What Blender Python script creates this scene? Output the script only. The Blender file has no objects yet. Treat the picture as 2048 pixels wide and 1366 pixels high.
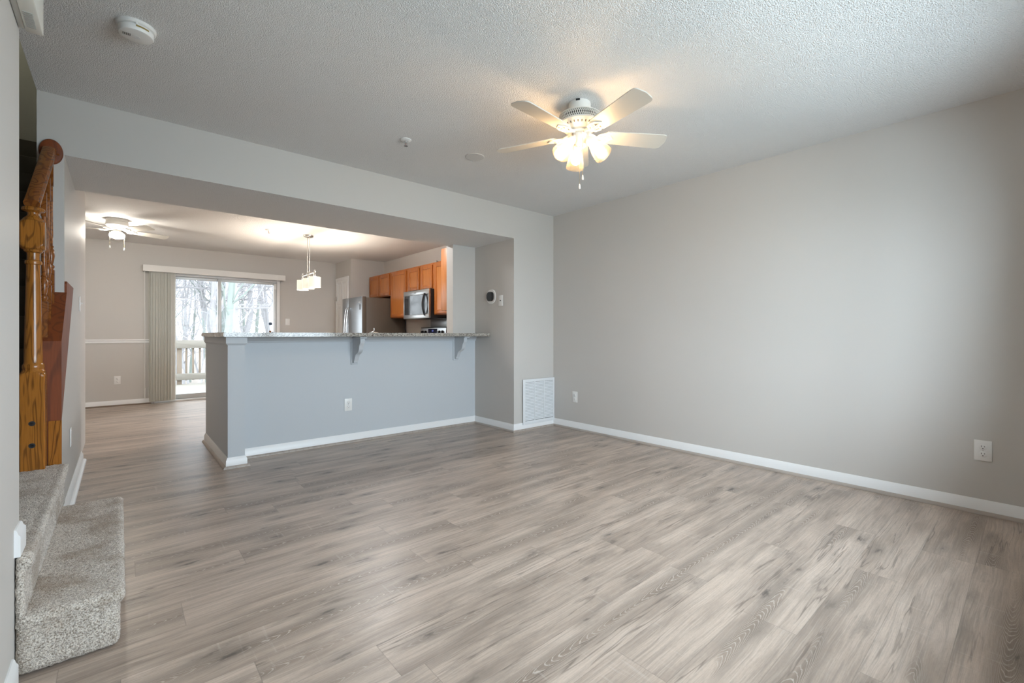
import bpy, bmesh, math, random
from mathutils import Vector, Matrix, noise
random.seed(7)
SC = bpy.context.scene
COL = SC.collection
PI = math.pi
# ------------------------------------------------------------------ camera, sky, lights, exposure
cam = bpy.data.cameras.new('camera'); camo = bpy.data.objects.new('camera', cam); COL.objects.link(camo)
cam.sensor_width = 36.0; cam.sensor_fit = 'HORIZONTAL'; cam.lens = 906.85 / 2048 * 36.0
cam.shift_y = -(683 - 669.9) / 2048
cam.clip_start = .02; cam.clip_end = 400
camo.location = (0, 0, 1.0524); camo.rotation_euler = (PI/2, math.radians(0.0), -math.radians(40.857))
SC.camera = camo
SC.view_settings.view_transform = 'Standard'; SC.view_settings.look = 'None'
SC.view_settings.gamma = 1; SC.view_settings.exposure = 0.93; SC.view_settings.use_curve_mapping = False
SC.cycles.max_bounces = 10; SC.cycles.diffuse_bounces = 6; SC.cycles.glossy_bounces = 4
SC.cycles.transmission_bounces = 6; SC.cycles.transparent_max_bounces = 24
SC.cycles.caustics_reflective = False; SC.cycles.caustics_refractive = False
SC.cycles.sample_clamp_indirect = 4.0
wd = bpy.data.worlds.new('overcast_sky'); SC.world = wd; wd.use_nodes = True
bg = wd.node_tree.nodes['Background']; bg.inputs[0].default_value = (.88, .94, 1.0, 1); bg.inputs[1].default_value = 3.4

def area(name, loc, rot, sx, sy, power, col, spread=PI):
    l = bpy.data.lights.new(name, 'AREA'); l.shape = 'RECTANGLE'; l.size = sx; l.size_y = sy
    l.energy = power; l.color = col; l.spread = spread
    o = bpy.data.objects.new(name, l); COL.objects.link(o); o.location = loc; o.rotation_euler = rot
    return o
# daylight through the two front windows (behind the camera); unseen fill lights added above the deck and in the stairwell
area('front_window_daylight', (1.84, -.72, 1.50), (math.radians(90-24), 0, 0), 2.5, 1.3, 84, (.72, .865, 1.0))
area('deck_sky_boost', (1.3, 11.6, 4.2), (math.radians(-54), 0, 0), 4.0, 2.6, 200, (.78, .89, 1.0))  # area light added to boost the sky light at the patio door
pl = bpy.data.lights.new('stairwell_fill_light', 'POINT'); pl.energy = 2.6; pl.shadow_soft_size = .12; pl.color = (.95, 1.0, .78)  # added, never in view, to lift the black upper stairwell
plo = bpy.data.objects.new('stairwell_fill_light', pl); COL.objects.link(plo); plo.location = (-.85, 5.2, 4.3)

# ------------------------------------------------------------------ helpers
def setp(o, label=None, cat=None, group=None, kind=None):
    if label: o['label'] = label
    if cat: o['category'] = cat
    if group: o['group'] = group
    if kind: o['kind'] = kind
    return o
def wl(o):
    v = Vector((0, 0, 0))
    while o is not None: v += o.location; o = o.parent
    return v
def thing(name, label, cat, loc, group=None):
    o = bpy.data.objects.new(name, None); COL.objects.link(o); o.location = loc; o.empty_display_size = .1
    return setp(o, label, cat, group)
def copy_tree(o, parent=None):
    c = o.copy(); COL.objects.link(c)
    if parent: c.parent = parent
    for ch in list(o.children): copy_tree(ch, c)
    return c
def sqlathe(mb, half, prof, c, seg=48):
    rings = []
    for R, z in prof:
        ring = []
        for k in range(seg):
            a = 2*PI*(k+.5)/seg; q = half/max(abs(math.cos(a)), abs(math.sin(a)), 1e-9); q = min(R, q, half*1.36)
            ring.append((c[0]+q*math.cos(a), c[1]+q*math.sin(a), z))
        rings.append(ring)
    vs = sum(rings, []); fs = [tuple(range(seg))[::-1], tuple(range(len(vs)-seg, len(vs)))]
    for i in range(len(rings)-1):
        for k in range(seg): fs.append((i*seg+k, i*seg+(k+1) % seg, (i+1)*seg+(k+1) % seg, (i+1)*seg+k))
    mb.add(vs, fs)
class MB:
    def __init__(s): s.bm = bmesh.new()
    def add(s, verts, faces, mi=0):
        vs = [s.bm.verts.new(v) for v in verts]
        for f in faces:
            try:
                fc = s.bm.faces.new([vs[i] for i in f]); fc.material_index = mi
            except ValueError: pass
        return vs
    def box(s, x0, x1, y0, y1, z0, z1, bev=0, seg=2, mi=0):
        t = bmesh.new()
        bmesh.ops.create_cube(t, size=1)
        for v in t.verts:
            v.co = Vector(((x0+x1)/2 + v.co.x*(x1-x0), (y0+y1)/2 + v.co.y*(y1-y0), (z0+z1)/2 + v.co.z*(z1-z0)))
        if bev: bmesh.ops.bevel(t, geom=t.edges[:], offset=bev, segments=seg, affect='EDGES', profile=.5)
        s.merge(t, mi=mi); return s
    def merge(s, t, M=None, mi=0):
        if M: t.transform(M)
        m = {}
        for v in t.verts: m[v] = s.bm.verts.new(v.co)
        for f in t.faces:
            try:
                fc = s.bm.faces.new([m[v] for v in f.verts]); fc.material_index = mi
            except ValueError: pass
        t.free()
    def lathe(s, prof, c=(0, 0, 0), seg=24, M=None, sx=1, sy=1, mi=0):
        """prof: list of (r, z) along local z"""
        t = bmesh.new(); rings = []
        for r, z in prof:
            if r < 1e-6: rings.append([t.verts.new((0, 0, z))])
            else: rings.append([t.verts.new((r*sx*math.cos(2*PI*k/seg), r*sy*math.sin(2*PI*k/seg), z)) for k in range(seg)])
        for a, b in zip(rings, rings[1:]):
            for k in range(seg):
                k2 = (k+1) % seg
                if len(a) == 1 and len(b) == 1: continue
                if len(a) == 1: t.faces.new([a[0], b[k2], b[k]])
                elif len(b) == 1: t.faces.new([a[k], a[k2], b[0]])
                else: t.faces.new([a[k], a[k2], b[k2], b[k]])
        MM = Matrix.Translation(c) @ (M if M else Matrix())
        s.merge(t, MM, mi); return s
    def prism(s, poly, axis, a, b, mi=0):
        """poly of 2D points in the two other axes (in order), extruded on axis from a to b"""
        def P(p, w):
            return {'x': (w, p[0], p[1]), 'y': (p[0], w, p[1]), 'z': (p[0], p[1], w)}[axis]
        n = len(poly)
        vs = [P(p, a) for p in poly] + [P(p, b) for p in poly]
        fs = [tuple(range(n)), tuple(range(2*n-1, n-1, -1))] + [(i, i+n, (i+1) % n + n, (i+1) % n) for i in range(n)]
        s.add(vs, fs, mi); return s
    def tube(s, pts, r, seg=8, cap=True, mi=0):
        pts = [Vector(p) for p in pts]; n = len(pts)
        rs = r if isinstance(r, (list, tuple)) else [r]*n
        ring = []; up = None
        for i, p in enumerate(pts):
            d = (pts[min(i+1, n-1)] - pts[max(i-1, 0)])
            if d.length < 1e-9: d = Vector((0, 0, 1))
            d.normalize()
            if up is None:
                up = d.orthogonal().normalized()
            else:
                up = (up - d*up.dot(d))
                up = up.normalized() if up.length > 1e-6 else d.orthogonal().normalized()
            sd = d.cross(up)
            ring.append([s.bm.verts.new(p + (up*math.cos(2*PI*k/seg) + sd*math.sin(2*PI*k/seg))*rs[i]) for k in range(seg)])
        for a, b in zip(ring, ring[1:]):
            for k in range(seg):
                f = s.bm.faces.new([a[k], a[(k+1) % seg], b[(k+1) % seg], b[k]]); f.material_index = mi
        if cap:
            for q in (ring[0][::-1], ring[-1]):
                f = s.bm.faces.new(q); f.material_index = mi
        return s
    def sphere(s, c, r, seg=16, rings=10, sz=1):
        s.lathe([(r*math.sin(PI*i/rings), -r*sz*math.cos(PI*i/rings)) for i in range(rings+1)], c, seg); return s
    def build(s, name, mats, parent=None, smooth=35):
        bm = s.bm
        bmesh.ops.recalc_face_normals(bm, faces=bm.faces[:])
        if smooth:
            lim = math.radians(smooth)
            for f in bm.faces: f.smooth = True
            for e in bm.edges:
                e.smooth = len(e.link_faces) == 2 and e.calc_face_angle(0) < lim
        me = bpy.data.meshes.new(name)
        if parent is not None: bm.transform(Matrix.Translation(-wl(parent)))
        bm.to_mesh(me); bm.free()
        for m in (mats if isinstance(mats, (list, tuple)) else [mats]): me.materials.append(m)
        o = bpy.data.objects.new(name, me); COL.objects.link(o)
        if parent is not None: o.parent = parent
        return o
def struct(mb, name, mats, label=None, parent=None, smooth=35):
    o = mb.build(name, mats, parent, smooth)
    if parent is None: o['kind'] = 'structure'
    if label: o['label'] = label
    return o

# ------------------------------------------------------------------ materials
class N:
    def __init__(s, name):
        s.m = bpy.data.materials.new(name); s.m.use_nodes = True; s.t = s.m.node_tree
        s.b = s.t.nodes['Principled BSDF']; s.out = s.t.nodes['Material Output']
    def new(s, t, **kw):
        n = s.t.nodes.new(t)
        for k, v in kw.items(): setattr(n, k, v)
        return n
    def put(s, sock, v):
        if isinstance(v, bpy.types.NodeSocket): s.t.links.new(v, sock)
        elif isinstance(v, (tuple, list)) and len(v) == 3 and sock.type == 'RGBA': sock.default_value = (*v, 1)
        else: sock.default_value = v
    def math(s, op, a, b=0.0, c=0.0, clamp=False):
        n = s.new('ShaderNodeMath', operation=op); n.use_clamp = clamp
        s.put(n.inputs[0], a); s.put(n.inputs[1], b); s.put(n.inputs[2], c); return n.outputs[0]
    def comb(s, x=0.0, y=0.0, z=0.0):
        n = s.new('ShaderNodeCombineXYZ'); s.put(n.inputs[0], x); s.put(n.inputs[1], y); s.put(n.inputs[2], z); return n.outputs[0]
    def sep(s, v):
        n = s.new('ShaderNodeSeparateXYZ'); s.put(n.inputs[0], v); return n.outputs
    def obj(s): return s.new('ShaderNodeTexCoord').outputs['Object']
    def pos(s): return s.new('ShaderNodeNewGeometry').outputs['Position']
    def noise(s, v, scale=1.0, detail=3.0, rough=.5, dist=0.0):
        n = s.new('ShaderNodeTexNoise'); s.put(n.inputs['Vector'], v); n.inputs['Scale'].default_value = scale
        n.inputs['Detail'].default_value = detail; n.inputs['Roughness'].default_value = rough; n.inputs['Distortion'].default_value = dist
        return n.outputs['Fac']
    def vor(s, v, scale=1.0, feature='F1', out='Distance'):
        n = s.new('ShaderNodeTexVoronoi', feature=feature); s.put(n.inputs['Vector'], v); n.inputs['Scale'].default_value = scale
        return n.outputs[out]
    def white(s, v):
        n = s.new('ShaderNodeTexWhiteNoise', noise_dimensions='3D'); s.put(n.inputs[0], v); return n.outputs
    def mix(s, f, a, b, blend='MIX'):
        n = s.new('ShaderNodeMix', data_type='RGBA', blend_type=blend)
        s.put(n.inputs[0], f); s.put(n.inputs[6], a); s.put(n.inputs[7], b); return n.outputs[2]
    def ramp(s, f, lo, hi, a=0.0, b=1.0):
        n = s.new('ShaderNodeMapRange'); n.clamp = True
        s.put(n.inputs[0], f); n.inputs[1].default_value = lo; n.inputs[2].default_value = hi
        n.inputs[3].default_value = a; n.inputs[4].default_value = b; return n.outputs[0]
    def bump(s, h, strength=.5, dist=.01):
        n = s.new('ShaderNodeBump'); s.put(n.inputs['Height'], h); n.inputs['Strength'].default_value = strength
        n.inputs['Distance'].default_value = dist; s.t.links.new(n.outputs[0], s.b.inputs['Normal'])
    def base(s, col, rough=.5, metal=0.0, spec=.5):
        s.put(s.b.inputs['Base Color'], col); s.put(s.b.inputs['Roughness'], rough)
        s.b.inputs['Metallic'].default_value = metal; s.b.inputs['Specular IOR Level'].default_value = spec; return s

def plain(name, col, rough=.5, metal=0.0, spec=.5, var=.03):
    n = N(name)
    f = n.noise(n.obj(), 6.0, 2)
    c2 = tuple(c*(1-var*2) for c in col)
    return n.base(n.mix(f, col, c2), rough, metal, spec).m

def paint(name, col, rough=.55):
    n = N(name); p = n.pos()
    n.base(n.mix(n.noise(p, 1.3, 2), col, tuple(c*.97 for c in col)), rough, 0, .25)
    n.bump(n.noise(p, 260, 2), .06, .002); return n.m
M_wall = paint('greige_wall_paint', (.60, .575, .545))
M_trimgrey = paint('grey_bar_paint', (.565, .595, .625))
M_white = plain('white_trim_paint', (.86, .86, .86), .35, var=.01)
M_plastic = plain('white_plastic', (.84, .83, .81), .35, var=.01)
M_ivory = plain('warm_white_metal', (.83, .81, .76), .32, var=.01)

def popcorn():
    n = N('popcorn_ceiling'); p = n.pos()
    v = n.vor(p, 170.0); ns = n.noise(p, 230, 3, .6)
    h = n.math('ADD', n.math('MULTIPLY', n.math('SUBTRACT', 1.0, v), .7), n.math('MULTIPLY', ns, .8))
    n.base(n.mix(n.noise(p, 2, 2), (.88, .87, .86), (.84, .83, .825)), .9, 0, .1)
    n.bump(h, .8, .009); return n.m
M_ceil = popcorn()

def floor_mat():
    n = N('oak_vinyl_plank'); x, y, z = n.sep(n.pos())
    W, L = .183, 1.22
    ry = n.math('DIVIDE', y, W); row = n.math('FLOOR', ry); fy = n.math('SUBTRACT', ry, row)
    off = n.math('MULTIPLY', n.white(n.comb(row, 3.7, 1.1))[0], L)
    rx = n.math('DIVIDE', n.math('ADD', x, off), L); col = n.math('FLOOR', rx); fx = n.math('SUBTRACT', rx, col)
    wn = n.white(n.comb(row, col, 5.3)); r1 = wn[0]; r2, r3, r4 = n.sep(wn[1])
    gx = n.math('ADD', x, n.math('MULTIPLY', r1, 37.0)); gy = n.math('ADD', y, n.math('MULTIPLY', r2, 19.0))
    vec = lambda a, b: n.comb(n.math('MULTIPLY', gx, a), n.math('MULTIPLY', gy, b), r3)
    wob = n.noise(vec(2.2, 6.0), 1, 2)
    gyw = n.math('ADD', gy, n.math('MULTIPLY', n.math('SUBTRACT', wob, .5), .035))
    vecw = lambda a, b: n.comb(n.math('MULTIPLY', gx, a), n.math('MULTIPLY', gyw, b), r3)
    broad = n.noise(vecw(1.6, 9.0), 1, 5, .6)
    fine = n.noise(vecw(4.5, 250.0), 1, 4, .7)
    medium = n.noise(vecw(2.2, 75.0), 1, 4, .65)
    # cathedral grain
    vv = n.math('ADD', n.math('MULTIPLY', n.math('SUBTRACT', fy, .5), W), n.math('MULTIPLY', n.math('SUBTRACT', r4, .5), .10))
    sgn = n.math('SIGN', n.math('SUBTRACT', r3, .5))
    t = n.math('SUBTRACT', n.math('MULTIPLY', gx, sgn), n.math('MULTIPLY', n.math('MULTIPLY', vv, vv), 240.0))
    t = n.math('ADD', t, n.math('MULTIPLY', n.noise(vec(5.0, 22.0), 1, 4), .20))
    band = n.math('SINE', n.math('MULTIPLY', t, 2*PI/.040))
    line = n.ramp(band, .70, .98)
    cmask = n.ramp(n.noise(vecw(1.1, 6.0), 1, 3), .47, .55)
    inpl = n.ramp(n.math('ABSOLUTE', vv), .058, .022)
    cath = n.math('MULTIPLY', cmask, inpl)
    # knots
    kd = n.vor(n.comb(n.math('MULTIPLY', gx, 3.2), n.math('MULTIPLY', gyw, 9.5), 0.0), 1.0)
    kd2 = n.math('ADD', kd, n.math('MULTIPLY', n.math('SUBTRACT', n.noise(vec(14.0, 50.0), 1, 4, .65), .5), .55))
    knot = n.math('MULTIPLY', n.ramp(kd2, .14, .02), n.ramp(n.noise(vecw(1.5, 6.0), 1, 2), .42, .52))
    knotring = n.math('MULTIPLY', n.ramp(kd2, .40, .08), n.ramp(n.noise(vecw(1.5, 6.0), 1, 2), .40, .52))
    ck = n.math('MULTIPLY', n.ramp(n.math('ABSOLUTE', n.math('SUBTRACT', n.noise(vecw(1.1, 22.0), 1, 3), .5)), .020, .003), n.ramp(n.noise(vecw(1.4, 7.0), 1, 2), .50, .62))
    saw = n.math('MULTIPLY', n.ramp(n.noise(vec(75.0, 5.0), 1, 2), .62, .72), n.ramp(n.noise(vec(2.0, 3.0), 1, 2), .5, .62))
    light = n.mix(r1, (.575, .465, .385), (.50, .395, .32))
    mid = n.mix(r2, (.345, .268, .214), (.275, .215, .175))
    c = n.mix(n.ramp(broad, .38, .68), light, mid)
    c = n.mix(n.math('MULTIPLY', n.ramp(medium, .48, .72), .52), c, (.20, .165, .14))
    c = n.mix(n.math('MULTIPLY', n.math('ADD', n.math('MULTIPLY', n.ramp(fine, .44, .70), .7), n.math('MULTIPLY', n.ramp(n.noise(vec(55.0, 260.0), 1, 3, .7), .45, .65), .4)), .40), c, (.21, .175, .15))
    c = n.mix(n.math('MULTIPLY', n.ramp(fine, .46, .28), .28), c, (.66, .58, .52))
    c = n.mix(n.math('MULTIPLY', cath, .58), c, (.17, .125, .095))
    c = n.mix(n.math('MULTIPLY', n.math('MULTIPLY', cath, line), .65), c, (.62, .55, .49))
    c = n.mix(n.math('MULTIPLY', knotring, .62), c, (.19, .155, .13))
    c = n.mix(n.math('MULTIPLY', knot, .85), c, (.075, .06, .052))
    c = n.mix(n.math('MULTIPLY', ck, .62), c, (.11, .085, .07))
    c = n.mix(n.math('MULTIPLY', saw, .20), c, (.62, .57, .52))
    ey = n.math('MINIMUM', fy, n.math('SUBTRACT', 1.0, fy)); ex = n.math('MINIMUM', fx, n.math('SUBTRACT', 1.0, fx))
    seam = n.math('MAXIMUM', n.ramp(ey, .010, .002), n.ramp(ex, .0016, .0004))
    c = n.mix(n.math('MULTIPLY', seam, .35), c, (.12, .10, .085))
    n.base(c, n.ramp(fine, .3, .7, .29, .42), 0, .55)
    n.bump(n.math('SUBTRACT', fine, n.math('MULTIPLY', seam, 1.0)), .12, .002)
    return n.m
M_floor = floor_mat()

def wood(name, axis, light, dark, freq=38.0, rough=.28, amt=.8, fig=.5):
    n = N(name); x, y, z = n.sep(n.pos())
    a = {'x': x, 'y': y, 'z': z}
    g = a.pop(axis); u, v = a.values()
    p = n.comb(n.math('MULTIPLY', u, 1.0), n.math('MULTIPLY', v, 1.0), n.math('MULTIPLY', g, .10))
    big = n.noise(p, 14.0, 2)
    w = n.math('SINE', n.math('MULTIPLY', n.noise(n.comb(u, v, n.math('MULTIPLY', g, .10)), freq*.26, 1.6), 70.0*(fig+.45)))
    fine = n.noise(n.comb(u, v, n.math('MULTIPLY', g, .03)), 320.0, 3)
    f = n.math('ADD', n.math('MULTIPLY', n.ramp(w, .35, .95), .7), n.math('MULTIPLY', n.ramp(fine, .45, .75), .5))
    c = n.mix(n.math('MULTIPLY', f, amt, clamp=True), light, dark)
    c = n.mix(n.math('MULTIPLY', n.ramp(big, .35, .65), .3), c, tuple(q*.75 for q in light))
    n.base(c, rough, 0, .5); n.bump(fine, .05, .001); return n.m
M_oak = wood('honey_oak_upright', 'z', (.40, .15, .022), (.075, .024, .005), freq=70, rough=.22, amt=.85, fig=.55)
M_oakr = wood('honey_oak_rail', 'y', (.27, .085, .014), (.075, .022, .005), freq=36, fig=.6, rough=.25)
M_oakstr = wood('red_oak_stringer', 'z', (.225, .052, .010), (.085, .020, .005), freq=26, amt=.7, rough=.6)
M_cab = wood('maple_cabinet_wood', 'z', (.50, .175, .035), (.36, .105, .018), freq=18, rough=.33, amt=.6)
M_cabd = wood('maple_cabinet_frame', 'z', (.43, .135, .026), (.30, .080, .014), freq=18, rough=.33, amt=.6)

def carpet():
    n = N('frieze_carpet'); p = n.pos()
    a = n.noise(p, 210, 2, .6); b = n.noise(p, 7, 3, .55); k = n.vor(p, 260, out='Color')
    ks = n.sep(k)[0]
    c = n.mix(n.ramp(a, .35, .65), (.22, .175, .135), (.74, .665, .58))
    c = n.mix(n.math('MULTIPLY', n.ramp(ks, .35, .9), .4), c, (.84, .79, .73))
    c = n.mix(n.math('MULTIPLY', n.ramp(b, .44, .66), .66), c, (.27, .19, .12))
    n.base(c, .95, 0, .05); n.b.inputs['Sheen Weight'].default_value = .25
    n.bump(a, .8, .006); return n.m
M_carpet = carpet()
M_carpet_shade = plain('shaded_stair_carpet', (.15, .13, .11), .95, spec=.05, var=.25)  # beige stair carpet with the stairwell's darkness put into its colour

def granite():
    n = N('speckled_granite'); p = n.pos()
    a = n.noise(p, 120, 3, .6); b = n.vor(p, 210, out='Color'); b0 = n.sep(b)[0]; g = n.noise(p, 60, 3)
    c = n.mix(n.ramp(a, .4, .62), (.52, .48, .42), (.28, .26, .23))
    c = n.mix(n.ramp(b0, .80, .86), c, (.035, .03, .03))
    c = n.mix(n.math('MULTIPLY', n.ramp(g, .54, .64), .7), c, (.16, .12, .10))
    n.base(c, .12, 0, .5); return n.m
M_granite = granite()
def steel(name, col, rough=.3):
    n = N(name); x, y, z = n.sep(n.pos())
    f = n.noise(n.comb(n.math('MULTIPLY', x, 3.0), n.math('MULTIPLY', y, 3.0), n.math('MULTIPLY', z, 420.0)), 1, 2)
    n.base(n.mix(f, col, tuple(c*.88 for c in col)), rough, .9, .5); return n.m
M_steel = steel('brushed_steel', (.52, .52, .52))
M_fridge = steel('fridge_door_steel', (.33, .335, .345), .36)
M_chrome = plain('chrome', (.75, .75, .76), .12, .95, var=.01)
M_nickel = plain('brushed_nickel', (.55, .53, .50), .28, .95, var=.03)
M_fridgeside = plain('dark_taupe_enamel', (.105, .082, .062), .42)
M_black = plain('black_plastic', (.014, .014, .015), .3)
M_blackglass = plain('black_glass', (.035, .037, .04), .05)
M_dark = plain('dark_cavity', (.03, .03, .03), .8)
M_blade = plain('fan_blade_white', (.64, .61, .55), .38, var=.01)
M_grille = plain('grille_white_enamel', (.80, .82, .84), .35, var=.01)
M_gap = plain('grille_cavity_grey', (.16, .17, .18), .8)
M_shoe = wood('shoe_moulding_greige', 'y', (.43, .375, .33), (.30, .255, .22), freq=20, rough=.45, amt=.6)
def vane_mat():
    n = N('blind_vane_vinyl'); f = n.noise(n.obj(), 5, 2); n.base(n.mix(f, (.86, .86, .82), (.82, .82, .78)), .5)
    tl = n.new('ShaderNodeBsdfTranslucent'); tl.inputs[0].default_value = (.88, .88, .84, 1)
    m = n.new('ShaderNodeMixShader'); m.inputs[0].default_value = .32
    n.t.links.new(n.b.outputs[0], m.inputs[1]); n.t.links.new(tl.outputs[0], m.inputs[2]); n.t.links.new(m.outputs[0], n.out.inputs[0]); return n.m
M_vane = vane_mat()
M_val = plain('valance_vinyl', (.78, .76, .73), .4, var=.01)
M_alu = plain('slider_frame', (.62, .64, .65), .35, .2, var=.02)
M_gold = plain('gold_sticker', (.30, .22, .06), .4)
M_chain = plain('bead_chain_brass', (.45, .38, .25), .3, .8)
M_brown = plain('rust_brown', (.30, .10, .03), .4)
M_display = plain('blue_black_display', (.02, .025, .07), .08)

def emis(name, col, strength, alb=1.0):
    n = N(name); f = n.noise(n.obj(), 8, 2)
    n.base(n.mix(f, tuple(c*alb for c in col), tuple(c*.98*alb for c in col)), .4)
    n.b.inputs['Emission Color'].default_value = (*col, 1); n.b.inputs['Emission Strength'].default_value = strength; return n.m
M_bulb = emis('lit_bulb', (1.0, .72, .43), 48.0)
M_globe = emis('lit_globe', (1.0, .93, .82), 100.0)
M_shade = emis('lit_linen_shade', (1.0, .93, .76), .42, .38)
M_lcd = emis('clock_digits', (.25, .35, 1.0), .5)
def frosted():
    n = N('frosted_lamp_glass'); nt = n.t
    tr = n.new('ShaderNodeBsdfTransparent'); tr.inputs[0].default_value = (1, .94, .84, 1)
    tl = n.new('ShaderNodeBsdfTranslucent'); tl.inputs[0].default_value = (1, .86, .66, 1)
    df = n.new('ShaderNodeBsdfDiffuse'); df.inputs[0].default_value = (1, .88, .70, 1)
    gl = n.new('ShaderNodeBsdfGlossy'); gl.inputs['Roughness'].default_value = .25
    f = n.ramp(n.noise(n.obj(), 30, 2), .3, .7, .45, .55)
    m1 = n.new('ShaderNodeMixShader'); nt.links.new(f, m1.inputs[0])
    nt.links.new(tl.outputs[0], m1.inputs[1]); nt.links.new(df.outputs[0], m1.inputs[2])
    lw = n.new('ShaderNodeLayerWeight'); lw.inputs[0].default_value = .35
    w = n.ramp(lw.outputs['Facing'], 0, 1, .022, .13)
    m2 = n.new('ShaderNodeMixShader'); nt.links.new(w, m2.inputs[0])
    nt.links.new(tr.outputs[0], m2.inputs[1]); nt.links.new(m1.outputs[0], m2.inputs[2])
    m3 = n.new('ShaderNodeMixShader'); m3.inputs[0].default_value = .03
    nt.links.new(m2.outputs[0], m3.inputs[1]); nt.links.new(gl.outputs[0], m3.inputs[2])
    nt.links.new(m3.outputs[0], n.out.inputs[0]); return n.m
M_frost = frosted()
def pane():
    n = N('clear_window_glass'); nt = n.t
    tr = n.new('ShaderNodeBsdfTransparent'); tr.inputs[0].default_value = (.96, .98, .98, 1)
    gl = n.new('ShaderNodeBsdfGlossy'); gl.inputs['Roughness'].default_value = .01
    fr = n.new('ShaderNodeFresnel'); fr.inputs[0].default_value = 1.14
    f = n.math('MULTIPLY', fr.outputs[0], n.ramp(n.noise(n.obj(), 3, 1), 0, 1, .97, 1.0))
    m = n.new('ShaderNodeMixShader'); nt.links.new(f, m.inputs[0])
    nt.links.new(tr.outputs[0], m.inputs[1]); nt.links.new(gl.outputs[0], m.inputs[2]); nt.links.new(m.outputs[0], n.out.inputs[0]); return n.m
M_glass = pane()
def bark(name, a, b):
    n = N(name); x, y, z = n.sep(n.pos())
    f = n.noise(n.comb(x, y, n.math('MULTIPLY', z, .3)), 9, 3)
    n.base(n.mix(f, a, b), .9, 0, .1); return n.m
M_bark = bark('pale_grey_bark', (.40, .395, .405), (.26, .255, .265))
M_bark2 = bark('mossy_bark', (.25, .285, .265), (.185, .21, .195))
M_twig = bark('twig_bark', (.42, .41, .43), (.27, .265, .28))
M_ground = bark('leaf_litter', (.30, .27, .25), (.20, .17, .145))
M_deck = wood('weathered_deck_wood', 'x', (.22, .20, .172), (.155, .137, .115), freq=12, rough=.8, amt=.6)
M_deckp = wood('weathered_post_wood', 'z', (.215, .172, .135), (.145, .112, .085), freq=12, rough=.8, amt=.6)

# ------------------------------------------------------------------ room dimensions
XL, XI, XR, YR = -.244, -.356, 3.842, -.36
YA, YB, YC, YD = 3.701, 4.411, 4.543, 8.902
XC, XS, XF, YE, XK = 3.228, 2.912, 3.172, 8.134, 3.816
ZH, CE = 2.0995, 2.44

# ------------------------------------------------------------------ setting
struct(MB().box(-1.75, 4.1, YR-.14, 9.02, -.12, 0), 'floor', M_floor, 'grey-brown oak plank floor running through both rooms', smooth=0)
m = MB(); m.box(XI, 4.1, YR-.14, YA, CE, CE+.1); m.box(XI, 4.1, YA, 5.19, CE, CE+.1); m.box(XI, 4.1, 5.19, 9.02, CE, CE+.1); m.box(-1.75, XI, 6.0, 9.02, CE, CE+.1)
struct(m, 'ceiling', M_ceil, 'white popcorn textured ceiling', smooth=0)
m = MB()
m.box(XL, XC, YA, YC, ZH, CE)
for f in m.bm.faces:
    if f.calc_center_median().z < ZH + .01: f.material_index = 1
struct(m, 'wall_header', [M_wall, M_ceil], 'painted dropped beam between living room and kitchen', smooth=0)
# walls
struct(MB().box(XR, 4.1, YR-.14, YA, 0, CE), 'wall_right', M_wall, 'long greige wall on the right', smooth=0)
struct(MB().box(XC, 4.1, YA, YC, 0, CE), 'wall_chase', M_wall, 'boxed-out wall holding the return air grille', smooth=0)
struct(MB().box(XK, 4.1, YC, 9.02, 0, CE), 'wall_kitchen', M_wall, 'kitchen wall behind the cabinets', smooth=0)
m = MB(); m.box(XF, XK, YE, YE+.11, 0, CE); m.box(XF, XF+.11, YE+.11, YD, 0, CE)
struct(m, 'wall_pantry', M_wall, 'boxed pantry walls in the far kitchen corner', smooth=0)
m = MB(); SX0, SX1, SZ = .365, 2.155, 2.02
m.box(-1.75, SX0, YD, YD+.12, 0, CE); m.box(SX1, 4.1, YD, YD+.12, 0, CE); m.box(SX0, SX1, YD, YD+.12, SZ, CE)
struct(m, 'wall_far', M_wall, 'far dining wall around the sliding door', smooth=0)
struct(MB().box(-1.75, -1.62, 6.0, YD, 0, CE), 'wall_dining', M_wall, smooth=0)
m = MB(); m.box(XI, XL, YR-.14, 2.131, 0, CE)
struct(m, 'wall_left', M_wall, 'near left wall ending at the stair opening', smooth=0)
m = MB(); m.prism([(3.40, 0), (5.19, 0), (5.19, CE), (YA, CE), (YA, .881), (3.40, .60)], 'x', XI, XL)
struct(m, 'wall_stair', M_wall, 'grey wall under and beside the stairs', smooth=0)
m = MB()
m.box(-1.42, -1.30, 1.9, 6.1, 0, 4.7); m.box(-1.30, XI, 1.88, 2.0, 0, 4.7); m.box(-1.30, XI, 6.0, 6.1, 0, 4.7)
m.box(-1.42, XI+.1, 1.88, 6.1, 4.7, 4.8); m.box(XI, XI+.1, 1.88, 6.1, CE+.1, 4.7); m.box(XI, XI+.1, 5.19, 6.1, 0, CE)
struct(m, 'wall_stairwell', M_wall, 'stairwell enclosure walls', smooth=0)
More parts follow.
